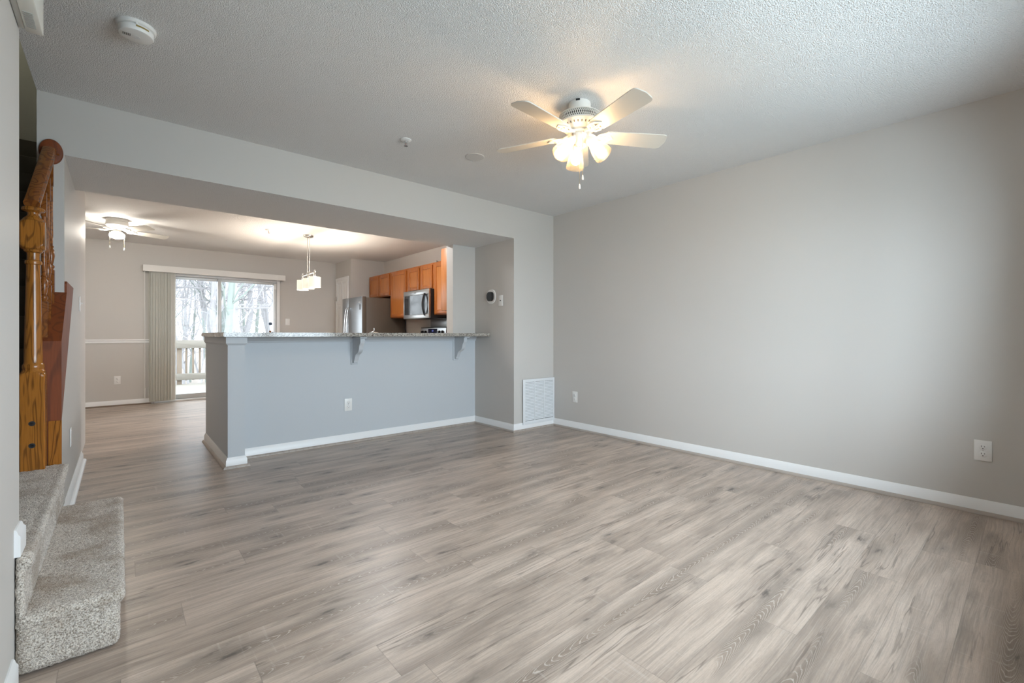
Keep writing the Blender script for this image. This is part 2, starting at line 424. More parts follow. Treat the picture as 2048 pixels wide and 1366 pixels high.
# rear wall with the front windows that light the room
W0, W1, WZ0, WZ1 = .74, 3.09, .72, 2.00
m = MB(); m.box(XI, W0, YR-.14, YR, 0, CE); m.box(W1, 4.1, YR-.14, YR, 0, CE); m.box(W0, W1, YR-.14, YR, 0, WZ0); m.box(W0, W1, YR-.14, YR, WZ1, CE)
struct(m, 'wall_rear', M_wall, smooth=0)
m = MB()
for a, b in ((W0, (W0+W1)/2-.03), ((W0+W1)/2+.03, W1)):
    m.box(a, a+.05, YR-.10, YR-.02, WZ0, WZ1); m.box(b-.05, b, YR-.10, YR-.02, WZ0, WZ1)
    for z in (WZ0, (WZ0+WZ1)/2-.025, WZ1-.05): m.box(a+.05, b-.05, YR-.10, YR-.02, z, z+.05)
m.box((W0+W1)/2-.03, (W0+W1)/2+.03, YR-.12, YR, WZ0, WZ1)
w1 = struct(m, 'window_1', M_white, smooth=0)
struct(MB().box(W0+.05, W1-.05, YR-.065, YR-.06, WZ0+.05, WZ1-.05), 'pane', M_glass, parent=w1, smooth=0)
# bar half wall, end wall, stub wall
PX0, PX1, PY0, PY1 = .643, .762, 4.167, 5.37
m = MB(); m.box(PX1, XC, YB, YC, 0, 1.036); m.box(PX0, PX1, PY0, PY1, 0, 1.036)
bar = struct(m, 'wall_bar', M_trimgrey, 'grey painted half wall carrying the granite bar top', smooth=0)
m = MB(); m.box(XS, XC, YB, YC, 1.072, ZH)
struct(m, 'wall_stub', M_wall, 'short full-height wall piece at the right end of the bar', smooth=0)
# trims under the bar top
m = MB()
pr = [(YB, .985), (YB-.012, .985), (YB-.016, .995), (YB-.016, 1.0), (YB-.030, 1.018), (YB-.034, 1.037), (YB, 1.037)]
m.prism(pr, 'x', PX1, XC)
struct(m, 'trim_1', M_trimgrey, 'cove moulding under the bar top')
m = MB()
t = .014
for (x0, x1, y0, y1) in ((PX0-t, PX1+t, PY0-t, PY1+.0),):
    v = []
    for dz, g in ((.970, -t+.001), (.985, 0), (1.037, 0)):
        v.append([(x0-g, y0-g, dz), (x1+g, y0-g, dz), (x1+g, y1, dz), (x0-g, y1, dz)])
    vs = sum(v, []); fs = [(0, 1, 2, 3), (11, 10, 9, 8)]
    for k in range(2):
        for i in range(4): fs.append((4*k+i, 4*k+(i+1) % 4, 4*k+4+(i+1) % 4, 4*k+4+i))
    m.add(vs, fs)
struct(m, 'trim_2', M_trimgrey, 'square collar moulding round the top of the bar end post', smooth=20)

BP = [(0, 0), (.014, 0), (.014, .062), (.009, .070), (.007, .078), (.004, .084), (0, .084)]
SP = [(.0142, 0), (.033, 0), (.0325, .006), (.029, .013), (.022, .018), (.0142, .0195)]
def run(m, P, Q, nrm, prof, e0=0, e1=0, z=0):
    P = Vector((*P, 0)); Q = Vector((*Q, 0)); d = (Q-P).normalized(); nv = Vector((*nrm, 0))
    n = len(prof)
    # mitre: ends shift along d in proportion to the offset
    vs = [P + nv*o + d*(-e0*o) + Vector((0, 0, z+h)) for o, h in prof] + [Q + nv*o + d*(e1*o) + Vector((0, 0, z+h)) for o, h in prof]
    fs = [tuple(range(n)), tuple(range(2*n-1, n-1, -1))] + [(i, i+n, (i+1) % n+n, (i+1) % n) for i in range(n)]
    m.add(vs, fs)
def runs(name_b, name_s, segs, matb=M_white, mats=M_shoe, z=0, lb=None, ls=None):
    m = MB()
    for P, Q, nr, e0, e1 in segs: run(m, P, Q, nr, BP, e0, e1, z)
    struct(m, name_b, matb, lb)
    if name_s:
        m = MB()
        for P, Q, nr, e0, e1 in segs: run(m, P, Q, nr, SP, e0, e1, z)
        struct(m, name_s, mats, ls)
runs('baseboard_right', 'trim_3', [((XR, YR), (XR, YA), (-1, 0), -1, -1)], lb='white baseboard along the right wall', ls='greige shoe moulding along the right wall')
runs('baseboard_chase', 'trim_4', [((XR, YA), (XC, YA), (0, -1), -1, 1), ((XC, YA), (XC, YB), (-1, 0), 1, -1)], lb='white baseboard round the boxed-out wall', ls='greige shoe moulding round the boxed-out wall')
runs('baseboard_bar', 'trim_5', [((XC, YB), (PX1, YB), (0, -1), -1, -1)], lb='white baseboard along the bar front', ls='greige shoe moulding along the bar front')
runs('baseboard_post', 'trim_6', [((PX1, YB), (PX1, PY0), (1, 0), -1, 1), ((PX1, PY0), (PX0, PY0), (0, -1), 1, 1), ((PX0, PY0), (PX0, PY1), (-1, 0), 1, 0)], lb='white baseboard wrapped round the bar end post', ls='greige shoe moulding wrapped round the bar end post')
runs('baseboard_stair', 'trim_7', [((XL, 3.40), (XL, 5.19), (1, 0), 0, 1)], mats=M_white, lb='white baseboard along the wall beside the stairs', ls='white shoe moulding beside the stairs')
runs('baseboard_far', 'trim_8', [((-1.62, YD), (SX0-.005, YD), (0, -1), -1, 0), ((SX1+.005, YD), (XF, YD), (0, -1), 0, -1)], mats=plain('brown_shoe', (.17, .12, .085), .5), lb='white baseboard along the far dining wall', ls='brown shoe moulding along the far dining wall')
runs('baseboard_left', None, [((XL, YR), (XL, 2.0), (1, 0), 0, 0)])
m = MB(); run(m, (XL, 2.036), (XL, 2.131), (1, 0), BP, 0, 1, .372); run(m, (XL, 2.131), (XI, 2.131), (0, 1), BP, 1, 0, .372)
struct(m, 'baseboard_landing', M_white, 'stub of white baseboard on the wall corner above the second carpeted step')
# chair rail on far wall
m = MB(); cr = [(0, .930), (.010, .930), (.014, .945), (.010, .953), (.016, .962), (.020, .975), (.014, .986), (0, .988)]
run(m, (-1.62, YD), (SX0-.02, YD), (0, -1), cr)
struct(m, 'trim_9', M_white, 'white chair rail on the far dining wall')

# ------------------------------------------------------------------ sliding glass door (setting)
m = MB(); y0, y1 = YD-.02, YD+.10
m.box(SX0-.012, SX0+.03, YD-.018, y1, 0, SZ+.03, .004); m.box(SX1-.03, SX1+.022, YD-.018, y1, 0, SZ+.03, .004)
m.box(SX0+.03, SX1-.03, YD-.012, y1, SZ-.03, SZ+.03, .004); m.box(SX0+.03, SX1-.03, YD-.03, y1, 0, .03, .004)
d1 = struct(m, 'door_1', M_white, 'white framed sliding glass patio door to the deck')
def sash(x0, x1, yy, wl_, wr_):
    m = MB(); z0, z1 = .032, SZ-.031
    m.box(x0, x0+wl_, yy, yy+.03, z0, z1, .003); m.box(x1-wr_, x1, yy, yy+.03, z0, z1, .003)
    m.box(x0+wl_, x1-wr_, yy, yy+.03, z1-.045, z1, .003); m.box(x0+wl_, x1-wr_, yy, yy+.03, z0, z0+.075, .003)
    s = m.build('sash', M_alu, d1)
    MB().box(x0+wl_, x1-wr_, yy+.012, yy+.017, z0+.075, z1-.045).build('pane', M_glass, s, 0)
    return s
s1 = sash(SX0+.031, 1.285, YD+.045, .05, .05)
s2 = sash(1.235, SX1-.031, YD+.008, .05, .05)
MB().box(1.228, 1.240, YD-.004, YD+.008, .98, 1.10, .002).build('latch', M_black, s2)
MB().lathe([(0, 0), (.030, 0), (.030, .002), (0, .002)], (2.03, YD+.018, 1.25), 20, Matrix.Rotation(PI/2, 4, 'X')).build('sticker', plain('blue_sticker', (.05, .09, .16), .4), s2)
MB().box(SX1-.075, SX1-.035, YD-.012, YD+.006, 1.86, 1.96, .003).build('alarm_sensor', M_plastic, d1)
# pantry door
m = MB(); dy0, dy1, dz = 8.30, 8.80, 2.075
for a, b, c, d in ((dy0-.06, dy0, 0, dz+.06), (dy1, dy1+.06, 0, dz+.06), (dy0, dy1, dz, dz+.06)):
    m.box(XF-.018, XF, a, b, c, d, .004)
d2 = struct(m, 'door_2', M_white, 'white panelled pantry door behind the fridge')
m = MB(); m.box(XF-.006, XF, dy0, dy1, .01, dz)
def frame(m, x0, x1, a, b, c, d, w):
    m.box(x0, x1, a, a+w, c, d, .002); m.box(x0, x1, b-w, b, c, d, .002); m.box(x0, x1, a+w, b-w, c, c+w, .002); m.box(x0, x1, a+w, b-w, d-w, d, .002)
for a, b in ((dy0, (dy0+dy1)/2+.0), ((dy0+dy1)/2, dy1)):
    for c, d in ((.01, .75), (.75, 1.62), (1.62, dz)):
        frame(m, XF-.014, XF-.006, a, b, c, d, .045)
        m.box(XF-.010, XF-.006, a+.07, b-.07, c+.07, d-.07, .002)
m.build('door_leaf', M_white, d2)
m = MB(); m.box(XF-.03, XF-.018, dy1-.01, dy1+.012, 1.70, 1.78, .002); m.tube([(XF-.02, dy1+.05, 1.72), (XF-.05, dy1+.05, 1.72), (XF-.05, dy1+.05, 1.74)], .004)
m.build('hinge', M_nickel, d2)

# ------------------------------------------------------------------ granite bar top and corbels
m = MB()
gx0, gx1, gy0, gy1, gz0, gz1 = .605, XC, 4.105, 4.63, 1.037, 1.072
poly = [(gx0, gy0), (gx1-.001, gy0), (gx1-.001, YB-.001), (XS-.002, YB-.001), (XS-.002, gy1), (.80, gy1), (.80, 5.372), (gx0, 5.372)]
m.prism(poly, 'z', gz0, gz1)
bmesh.ops.bevel(m.bm, geom=[e for e in m.bm.edges], offset=.005, segments=2, affect='EDGES')
setp(m.build('bar_top', M_granite), 'speckled grey granite bar top on the half wall', 'countertop')
def corbel(x, label):
    r = thing('corbel', label, 'bracket', (x, YB, .76), 'corbels under the bar top')
    m = MB(); m.box(x-.034, x+.034, YB-.012, YB-.0005, .76, 1.020, .002); m.build('back_plate', M_white_grey, r)
    prof = [(YB-.012, 1.016), (YB-.205, 1.016), (YB-.205, .985), (YB-.198, .968), (YB-.188, .960), (YB-.178, .945), (YB-.172, .92), (YB-.160, .895),
            (YB-.135, .878), (YB-.105, .868), (YB-.085, .855), (YB-.075, .835), (YB-.062, .81), (YB-.050, .795), (YB-.048, .780), (YB-.012, .775)]
    m = MB(); m.prism(prof, 'x', x-.021, x+.021)
    m.build('scroll_bracket', M_white_grey, r)
    m = MB(); m.box(x-.034, x+.034, YB-.235, YB-.012, 1.018, 1.0365, .003); m.build('cap_plate', M_white_grey, r)
    return r
M_white_grey = M_trimgrey
corbel(1.752, 'grey scroll corbel under the middle of the bar top')
corbel(2.945, 'grey scroll corbel under the bar top beside the short wall')

# ------------------------------------------------------------------ electrical plates
def plate(name, label, cat, c, n, kind='outlet', w=.074, h=.12, group=None):
    """c centre on wall, n outward normal axis; built in local frame then rotated"""
    ang = {'-x': -PI/2, '+x': PI/2, '-y': 0}[n]
    M = Matrix.Translation(c) @ Matrix.Rotation(ang, 4, 'Z')
    r = thing(name, label, cat, c, group)
    def put(mb, nm, mt, par): 
        mb.bm.transform(M); return mb.build(nm, mt, par)
    put(MB().box(-w/2, w/2, -.006, -.0005, -h/2, h/2, .002), 'cover_plate', M_plastic, r)
    if kind == 'outlet':
        for s in (.021, -.021):
            t = MB().lathe([(0, 0), (.0175, 0), (.0175, .0025), (.016, .0035), (0, .0035)], (0, -.006, s), 24, Matrix.Rotation(PI/2, 4, 'X') )
            rc = put(t, 'receptacle', M_plastic, r)
            t = MB().box(-.0075, -.0055, -.0101, -.0094, s+.000, s+.009).box(.0055, .0075, -.0101, -.0094, s+.001, s+.008)
            t.lathe([(0, 0), (.0028, 0), (.0028, .0007), (0, .0007)], (0, -.0094, s-.008), 10, Matrix.Rotation(PI/2, 4, 'X'))
            put(t, 'slots', M_dark, rc)
        put(MB().sphere((0, -.006, 0), .0025, 8, 6), 'screw', M_nickel, r)
    elif kind == 'switch':
        put(MB().box(-.006, .006, -.009, -.006, -.013, .013, .001), 'surround', M_plastic, r)
        put(MB().box(-.004, .004, -.020, -.009, -.002, .009, .001), 'toggle', M_plastic, r)
    elif kind == 'jack':
        put(MB().lathe([(0, 0), (.006, 0), (.006, .006), (0, .006)], (0, -.006, 0), 12, Matrix.Rotation(PI/2, 4, 'X')), 'jack', M_dark, r)
    elif kind == 'blank':
        for s in (.04, -.04): put(MB().sphere((0, -.006, s), .003, 8, 6), 'screw', M_plastic, r)
    return r
plate('wall_outlet', 'white duplex outlet low on the right wall at the far right', 'outlet', (XR, .205, .372), '-x')
plate('wall_outlet', 'white duplex outlet low on the right wall near the return air grille', 'outlet', (XR, 3.367, .362), '-x')
plate('wall_outlet', 'white duplex outlet on the grey bar front', 'outlet', (1.692, YB, .37), '-y')
plate('wall_outlet', 'white duplex outlet below the chair rail on the far dining wall', 'outlet', (-.028, YD, .383), '-y')
plate('light_switch', 'white toggle switch right of the sliding door', 'switch', (2.305, YD, 1.288), '-y', 'switch')
plate('light_switch', 'white toggle switch on the wall beside the stairs', 'switch', (XL, 4.98, 1.30), '+x', 'switch')
plate('wall_plate', 'painted blank plate low on the wall beside the stairs', 'wall plate', (XL, 4.10, .39), '+x', 'blank')
plate('wall_plate', 'white cable jack plate right of the thermostat', 'wall plate', (XC, 3.921, 1.437), '-x', 'jack')
# thermostat
r = thing('thermostat', 'round white and black thermostat on the side of the boxed-out wall', 'thermostat', (XC, 4.093, 1.492))
def sq(mb, a, z0, z1, e=.62, n=40):
    pts = [];
    for k in range(n):
        t = 2*PI*k/n; c, s_ = math.cos(t), math.sin(t)
        pts.append((a*abs(c)**e*(1 if c >= 0 else -1), a*abs(s_)**e*(1 if s_ >= 0 else -1)))
    mb.prism(pts, 'z', z0, z1)
    bmesh.ops.bevel(mb.bm, geom=[ed for ed in mb.bm.edges if abs(ed.verts[0].co.z-ed.verts[1].co.z) < 1e-6 and ed.verts[0].co.z > z0+1e-6], offset=min(.004, (z1-z0)*.45), segments=2, affect='EDGES')
    return mb
MT = Matrix.Translation((XC-.0005, 4.093, 1.492)) @ Matrix.Rotation(-PI/2, 4, 'Y')
m = sq(MB(), .080, 0, .010, .75); m.bm.transform(MT); m.build('wall_ring', M_plastic, r)
m = sq(MB(), .054, .010, .030, .66); m.bm.transform(MT); b = m.build('body', M_black, r)
m = sq(MB(), .046, .030, .032, .66); m.bm.transform(MT); m.build('screen', M_blackglass, b)

# ------------------------------------------------------------------ return air grille
r = thing('return_air_grille', 'large white louvred return air grille in the wall corner', 'vent', (3.592, YA, .06))
vx0, vx1, vz0, vz1 = 3.344, 3.8385, .063, .560
ya, yb = YA-.022, YA-.0148
MB().box(vx0+.01, vx1-.01, YA-.0148, YA-.0142, vz0+.025, vz1-.01).build('backing', M_gap, r)
m = MB(); fw = .034
m.box(vx0, vx0+fw, ya, yb+.0, vz0, vz1, .002); m.box(vx1-.022, vx1, ya, yb, vz0, vz1, .002)
m.box(vx0+fw, vx1-.022, ya, yb, vz0, vz0+.036, .002); m.box(vx0+fw, vx1-.022, ya, yb, vz1-.032, vz1, .002)
w3 = (vx1-.022-vx0-fw)/3
for k in (1, 2): m.box(vx0+fw+w3*k-.007, vx0+fw+w3*k+.007, ya+.001, yb, vz0+.036, vz1-.032, .001)
m.build('frame', M_grille, r)
for k in range(3):
    a, b = vx0+fw+w3*k+(.008 if k else .001), vx0+fw+w3*(k+1)-(.008 if k < 2 else .001)
    m = MB(); nz = 25; zz0, zz1 = vz0+.040, vz1-.035
    for i in range(nz):
        z = zz0 + (zz1-zz0)*(i+.15)/nz; h = (zz1-zz0)/nz
        m.prism([(ya+.001, z), (ya+.001, z+.0015), (yb-.0005, z+h*.80), (yb-.0005, z+h*.66)], 'x', a, b)
    m.build('louvre_bank', M_grille, r, 0)

# ------------------------------------------------------------------ stairs
def soft(name, boxes, parent, mat_, bev=.02, vox=.006, disp=.0065):
    m = MB()
    for b in boxes: m.box(*b, bev, 3)
    o = m.build(name, mat_, parent)
    md = o.modifiers.new('remesh', 'REMESH'); md.mode = 'VOXEL'; md.voxel_size = vox; md.use_smooth_shade = True
    if disp:
        tx = bpy.data.textures.new(name+'_pile', 'CLOUDS'); tx.noise_scale = .009; tx.noise_depth = 2; tx.contrast = 1.4
        dm = o.modifiers.new('pile', 'DISPLACE'); dm.texture = tx; dm.strength = disp; dm.mid_level = .5; dm.texture_coords = 'GLOBAL'
    return o
st = thing('staircase', 'beige carpeted staircase turning up behind the left wall', 'stairs', (-.3, 2.7, 0))
soft('step', [(-.243, .0, 2.035, 3.235, 0, .168), (-.243, .014, 2.030, 3.245, .140, .184)], st, M_carpet)
soft('step', [(-.2425, -.222, 2.036, 3.378, .15, .372), (-.2425, -.205, 2.036, 3.372, .325, .372), (-1.29, -.236, 2.136, 3.378, .186, .372)], st, M_carpet, bev=.012, vox=.007)
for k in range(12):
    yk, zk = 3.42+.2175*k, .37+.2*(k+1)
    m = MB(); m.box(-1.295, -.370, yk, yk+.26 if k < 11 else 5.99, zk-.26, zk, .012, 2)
    m.build('step', M_carpet_shade, st)
m = MB()
m.prism([(3.386, .375), (3.398, .375), (3.398, .602), (3.699, .884), (3.699, 1.30), (3.386, 1.02)], 'x', -.366, -.234)
m.prism([(3.699, .884), (4.204, 1.365), (3.71, 1.365), (3.699, 1.35)], 'x', -.2435, -.234)
m.build('stringer', M_oakstr, st, 0)
m = MB(); m.box(-.283, -.233, 3.382, 3.387, .362, .60); setp(m.build('stringer_plinth', M_oak, st, 0))

# banister
bn = thing('stair_banister', 'turned oak newel post with handrail and balusters at the foot of the stairs', 'banister', (-.333, 3.35, .374))
nx, ny = -.333, 3.338
m = MB()
sqlathe(m, .046, [(.1, .372), (.1, .840), (.060, .852), (.053, .861), (.044, .868)], (nx, ny))
m.lathe([(.044, .868), (.0395, .879), (.041, .884), (.041, .900), (.037, .906), (.0345, .914), (.034, .95), (.0315, 1.10), (.0275, 1.30), (.0255, 1.395),
         (.0255, 1.408), (.0315, 1.412), (.0325, 1.42), (.0315, 1.428), (.024, 1.433), (.0235, 1.455), (.0245, 1.468), (.0335, 1.474), (.036, 1.482), (.043, 1.490), (.044, 1.50)], (nx, ny, 0), 32)
sqlathe(m, .0445, [(.040, 1.484), (.047, 1.489), (.053, 1.496), (.058, 1.505), (.062, 1.516), (.1, 1.526), (.1, 1.594), (.062, 1.604), (.058, 1.614), (.053, 1.622), (.047, 1.629), (.040, 1.634)], (nx, ny))
m.lathe([(.041, 1.628), (.038, 1.638), (.034, 1.645), (.027, 1.650), (.0235, 1.656), (.021, 1.664), (.0225, 1.672), (.030, 1.677), (.041, 1.681), (.0435, 1.688), (.041, 1.697), (.030, 1.704), (0, 1.708)], (nx, ny, 0), 32)
npst = m.build('newel_post', M_oak, bn)
for z in (.497, .608):
    q = MB().lathe([(0, 0), (.0125, 0), (.0125, .0015), (0, .0015)], (nx, ny-.046, z), 16, Matrix.Rotation(PI/2, 4, 'X')).build('bolt_hole', M_dark, npst)
    MB().lathe([(0, 0), (.007, 0), (.007, .003), (0, .003)], (nx+.001, ny-.0475, z), 6, Matrix.Rotation(PI/2, 4, 'X')).build('bolt_head', M_black, q)
# handrail : moulded section swept up to the rosette
A, B = Vector((-.333, 3.295, 1.705)), Vector((-.303, YA-.021, 2.098))
sec = [(-.020, -.030), (.020, -.030), (.020, -.012), (.029, -.004), (.030, .012), (.024, .026), (.010, .032), (-.010, .032), (-.024, .026), (-.030, .012), (-.029, -.004), (-.020, -.012)]
m = MB(); dz = (B-A).normalized(); sd = dz.cross(Vector((0, 0, 1))).normalized(); up = sd.cross(dz)
n = len(sec)
vs = [A+sd*a+up*b for a, b in sec]+[B+sd*a+up*b for a, b in sec]
m.add(vs, [tuple(range(n)), tuple(range(2*n-1, n-1, -1))]+[(i, i+n, (i+1) % n+n, (i+1) % n) for i in range(n)])
hr = m.build('handrail', M_oakr, bn)
ro = MB().lathe([(0, .020), (.040, .020), (.047, .017), (.050, .010), (.050, .0005), (0, .0005)], (-.298, YA, 2.103), 40, Matrix.Rotation(PI/2, 4, 'X'), 1, 1.42).build('rosette', M_oakstr, bn)
MB().lathe([(0, 0), (.006, 0), (.005, .002), (0, .002)], (-.268, YA-.020, 2.09), 12, Matrix.Rotation(PI/2, 4, 'X')).build('plug', M_oakr, ro)
for y in (3.424, 3.530, 3.636):
    zb = 1.02+.8946*(y+.016-3.386); zt = A.z+(B.z-A.z)*(y-A.y)/(B.y-A.y)-.040
    x = -.292 - .012*(3.7-y)/.3
    m = MB(); q = .0155
    m.prism([(y-q, zb-.0285), (y+q, zb+.0005), (y+q, zb+.16), (y-q, zb+.16)], 'x', x-q, x+q)
    m.lathe([(.0155, zb+.158), (.010, zb+.166), (.0155, zb+.176), (.0155, zb+.184), (.009, zb+.192), (.011, zb+.20), (.0165, zb+.24), (.015, zb+.27), (.009, zb+.285), (.013, zb+.292), (.0085, zb+.30), (.0105, zb+.36), (.009, zt-.12)], (x, y, 0), 14)
    m.box(x-.011, x+.011, y-.011, y+.011, zt-.12, zt+.006)
    m.build('baluster', M_oakr, bn)

# ------------------------------------------------------------------ door chime, smoke alarm, sprinklers, cover plate
r = thing('door_chime', 'white door chime box high on the near left wall', 'chime', (XL, 1.93, 2.03))
MB().box(XL+.0006, XL+.016, 1.76, 2.112, 2.028, 2.22, .003).build('back_box', plain('chime_grey', (.55, .55, .52), .5), r)
b = MB().box(XL+.016, -.188, 1.75, 2.118, 2.024, 2.23, .004).build('cover', plain('chime_white', (.80, .79, .74), .45), r)
m = MB()
for k in range(13): m.box(-.222, -.200, 1.985+k*.0075, 1.985+k*.0075+.004, 2.0222, 2.0245)
m.build('grille', plain('chime_slots', (.50, .49, .46), .6), b, 0)
r = thing('smoke_alarm', 'round white smoke alarm on the ceiling above the stairs', 'smoke alarm', (.056, 2.652, CE))
sx, sy = .056, 2.652
MB().lathe([(0, CE-.0005), (.072, CE-.0005), (.072, CE-.010), (.068, CE-.014), (.055, CE-.016), (0, CE-.016)], (sx, sy, 0), 40).build('base_plate', M_plastic, r)
b = MB().lathe([(.057, CE-.014), (.063, CE-.019), (.064, CE-.036), (.060, CE-.043), (.050, CE-.046), (0, CE-.047)], (sx, sy, 0), 48).build('body', M_plastic, r)
MB().lathe([(.0125, CE-.0468), (.0145, CE-.0468), (.0145, CE-.0475), (.0125, CE-.0475), (0, CE-.0480)], (sx, sy, 0), 28).build('test_button', plain('alarm_button', (.78, .78, .78), .4), b)
m = MB()
for i in range(5):
    for j in range(3): m.box(sx-.047+i*.006, sx-.044+i*.006, sy-.014+j*.007-.0, sy-.010+j*.007, CE-.0474, CE-.0466)
m.build('sounder_holes', M_dark, b)
m = MB(); n_ = 10
for k in range(n_):
    a0, a1 = [math.radians(-92+44*q/n_) for q in (k, k+1)]
    m.add([(sx+.0646*math.cos(a0), sy+.0646*math.sin(a0), CE-.030), (sx+.0646*math.cos(a1), sy+.0646*math.sin(a1), CE-.030), (sx+.0646*math.cos(a1), sy+.0646*math.sin(a1), CE-.023), (sx+.0646*math.cos(a0), sy+.0646*math.sin(a0), CE-.023)], [(0, 1, 2, 3)])
m.build('date_label', M_gold, b)
MB().box(sx-.004, sx+.004, sy-.068, sy-.060, CE-.022, CE-.008, .001).build('tab', M_plastic, b)
def sprinkler(x, y, label):
    r = thing('fire_sprinkler', label, 'sprinkler', (x, y, CE))
    MB().lathe([(.012, CE-.012), (.030, CE-.010), (.038, CE-.005), (.039, CE-.0005)], (x, y, 0), 32).build('escutcheon', M_plastic, r)
    m = MB(); m.lathe([(.011, CE-.006), (.011, CE-.018), (.008, CE-.020), (.006, CE-.024)], (x, y, 0), 16)
    for s in (1, -1): m.tube([(x+.008*s, y, CE-.018), (x+.011*s, y, CE-.028), (x+.004*s, y, CE-.042), (x, y, CE-.044)], .002, 6)
    m.build('head', M_chrome, r)
    m = MB(); m.lathe([(0, CE-.046), (.014, CE-.046), (.014, CE-.0445), (0, CE-.044)], (x, y, 0), 20); m.build('deflector', M_chrome, r)
    m = MB(); m.tube([(x, y, CE-.024), (x, y, CE-.043)], .0022, 6); m.build('glass_bulb', plain('sprinkler_bulb', (.25, .06, .05), .2), r)
sprinkler(1.537, 2.930, 'small white and chrome fire sprinkler on the living room ceiling')
sprinkler(1.487, 6.621, 'small fire sprinkler on the dining room ceiling near the pendant lamp')
setp(MB().lathe([(0, CE-.006), (.070, CE-.006), (.074, CE-.003), (.075, CE-.0005)], (2.09, 2.858, 0), 36).build('ceiling_cover_plate', plain('painted_plate', (.67, .66, .65), .8)), 'round painted-over cover plate on the ceiling beyond the fan', 'cover plate')

# ------------------------------------------------------------------ ceiling fans
def blade_mesh(c, ang, r0, r1, w0, w1, z, pitch=12, th=.006):
    t = bmesh.new(); pts = []
    prof = []
    L = r1-r0
    for k in range(13):
        u = k/12; prof.append((r0+L*u, (w0+(w1-w0)*min(1, u*1.25))/2))
    up = [(x, h) for x, h in prof]
    # rounded ends
    cr = .030
    out = [(r0, 0)] + [(r0+.012, w0*.36), (r0+.03, w0*.5)] + [p for p in up if r0+.04 < p[0] < r1-cr]
    for k in range(5):
        a = PI/2*k/4; out.append((r1-cr+cr*.9*math.sin(a), w1/2-cr*(1-math.cos(a))))
    out.append((r1+.004, 0))
    full = out + [(x, -h) for x, h in reversed(out[1:-1])]
    vs = [t.verts.new((x, y, th/2)) for x, y in full]; vb = [t.verts.new((x, y, -th/2)) for x, y in full]
    n = len(full); t.faces.new(vs); t.faces.new(vb[::-1])
    for i in range(n): t.faces.new([vs[i], vb[i], vb[(i+1) % n], vs[(i+1) % n]])
    M = Matrix.Translation((c[0], c[1], z)) @ Matrix.Rotation(math.radians(ang), 4, 'Z') @ Matrix.Rotation(math.radians(-pitch), 4, 'X')
    return t, M
def arm_mesh(mb, c, ang, z, zr, pitch=12, s=1.0):
    """scrolled cast bracket from the rotor to the blade"""
    M = Matrix.Translation((c[0], c[1], z)) @ Matrix.Rotation(math.radians(ang), 4, 'Z')
    P = Matrix.Rotation(math.radians(-pitch), 4, 'X')
    t = MB(); h = zr - z
    t.tube([(.055*s, 0, h), (.080*s, 0, h-.004), (.100*s, 0, -.004), (.125*s, 0, -.007)], [.011, .010, .009, .010], 8)
    mb.merge(t.bm, M)
    t = MB()
    for sg in (1, -1):
        t.tube([(.105*s, .004*sg, -.008), (.120*s, .030*sg, -.008), (.150*s, .040*sg, -.007), (.178*s, .030*sg, -.006), (.190*s, .012*sg, -.006), (.205*s, 0, -.006)], [.006, .006, .006, .005, .005, .004], 6)
        t.tube([(.120*s, .002*sg, -.008), (.140*s, .016*sg, -.008), (.156*s, .012*sg, -.008), (.150*s, .002*sg, -.008)], .004, 6)
        t.lathe([(0, -.003), (.008, -.003), (.008, .002), (0, .002)], (.165*s, .028*sg, -.008), 10)
    t.tube([(.120*s, 0, -.008), (.205*s, 0, -.006)], .004, 6)
    mb.merge(t.bm, M @ P)
def chain(parent, x, y, z0, z1, name='pull_chain', rr=.0011, fob=1.0):
    m = MB(); m.tube([(x, y, z0), (x, y, z1)], rr, 6); ch = m.build(name, M_chain, parent)
    MB().lathe([(0, z1-.030*fob), (.005*fob, z1-.028*fob), (.0062*fob, z1-.018*fob), (.0045*fob, z1-.006*fob), (.0015, z1+.002), (0, z1+.003)], (x, y, 0), 12).build('fob', M_plastic, ch)

FX, FY = 2.086, 1.792
fan = thing('ceiling_fan', 'white five-blade ceiling fan with three lit glass shades in the living room', 'ceiling fan', (FX, FY, CE))
c = (FX, FY)
m = MB(); m.lathe([(0, CE-.0005), (.064, CE-.0005), (.066, CE-.01), (.066, CE-.060), (.060, CE-.070), (0, CE-.070)], (*c, 0), 40)
cn = m.build('canopy', M_ivory, fan)
m = MB(); vd = Vector((-FX, -FY, 0)).normalized(); sd = Vector((-vd.y, vd.x, 0))
m.box(-.012, .012, .0655, .0675, CE-.012, CE-.001); m.bm.transform(Matrix.Translation((*c, 0)) @ Matrix.Rotation(math.atan2(vd.y, vd.x)-PI/2-.15, 4, 'Z')); m.build('slot', M_dark, cn)
m = MB(); m.lathe([(.05, 2.374), (.085, 2.374), (.112, 2.368), (.124, 2.362), (.1245, 2.358), (.117, 2.357), (.117, 2.320), (.1245, 2.319), (.127, 2.314), (.126, 2.308), (.112, 2.298), (.100, 2.288), (.080, 2.275), (.066, 2.272), (0, 2.272)], (*c, 0), 64)
mh = m.build('motor_housing', M_ivory, fan)
m = MB(); m.lathe([(.1172, 2.356), (.1176, 2.355), (.1176, 2.321), (.1172, 2.320)], (*c, 0), 64); m.build('vent_band', M_dark, mh)
m = MB(); nb = 62
for k in range(nb):
    for sg in (1, -1):
        a0 = 2*PI*k/nb; pts = []
        for q in range(3):
            a = a0 + sg*2*PI/nb*(q/2-.5)*1.05
            pts.append((FX+.1205*math.cos(a), FY+.1205*math.sin(a), 2.320+.0375*q/2))
        m.tube(pts, .0021, 4)
m.build('fretwork', M_ivory, mh)
m = MB()
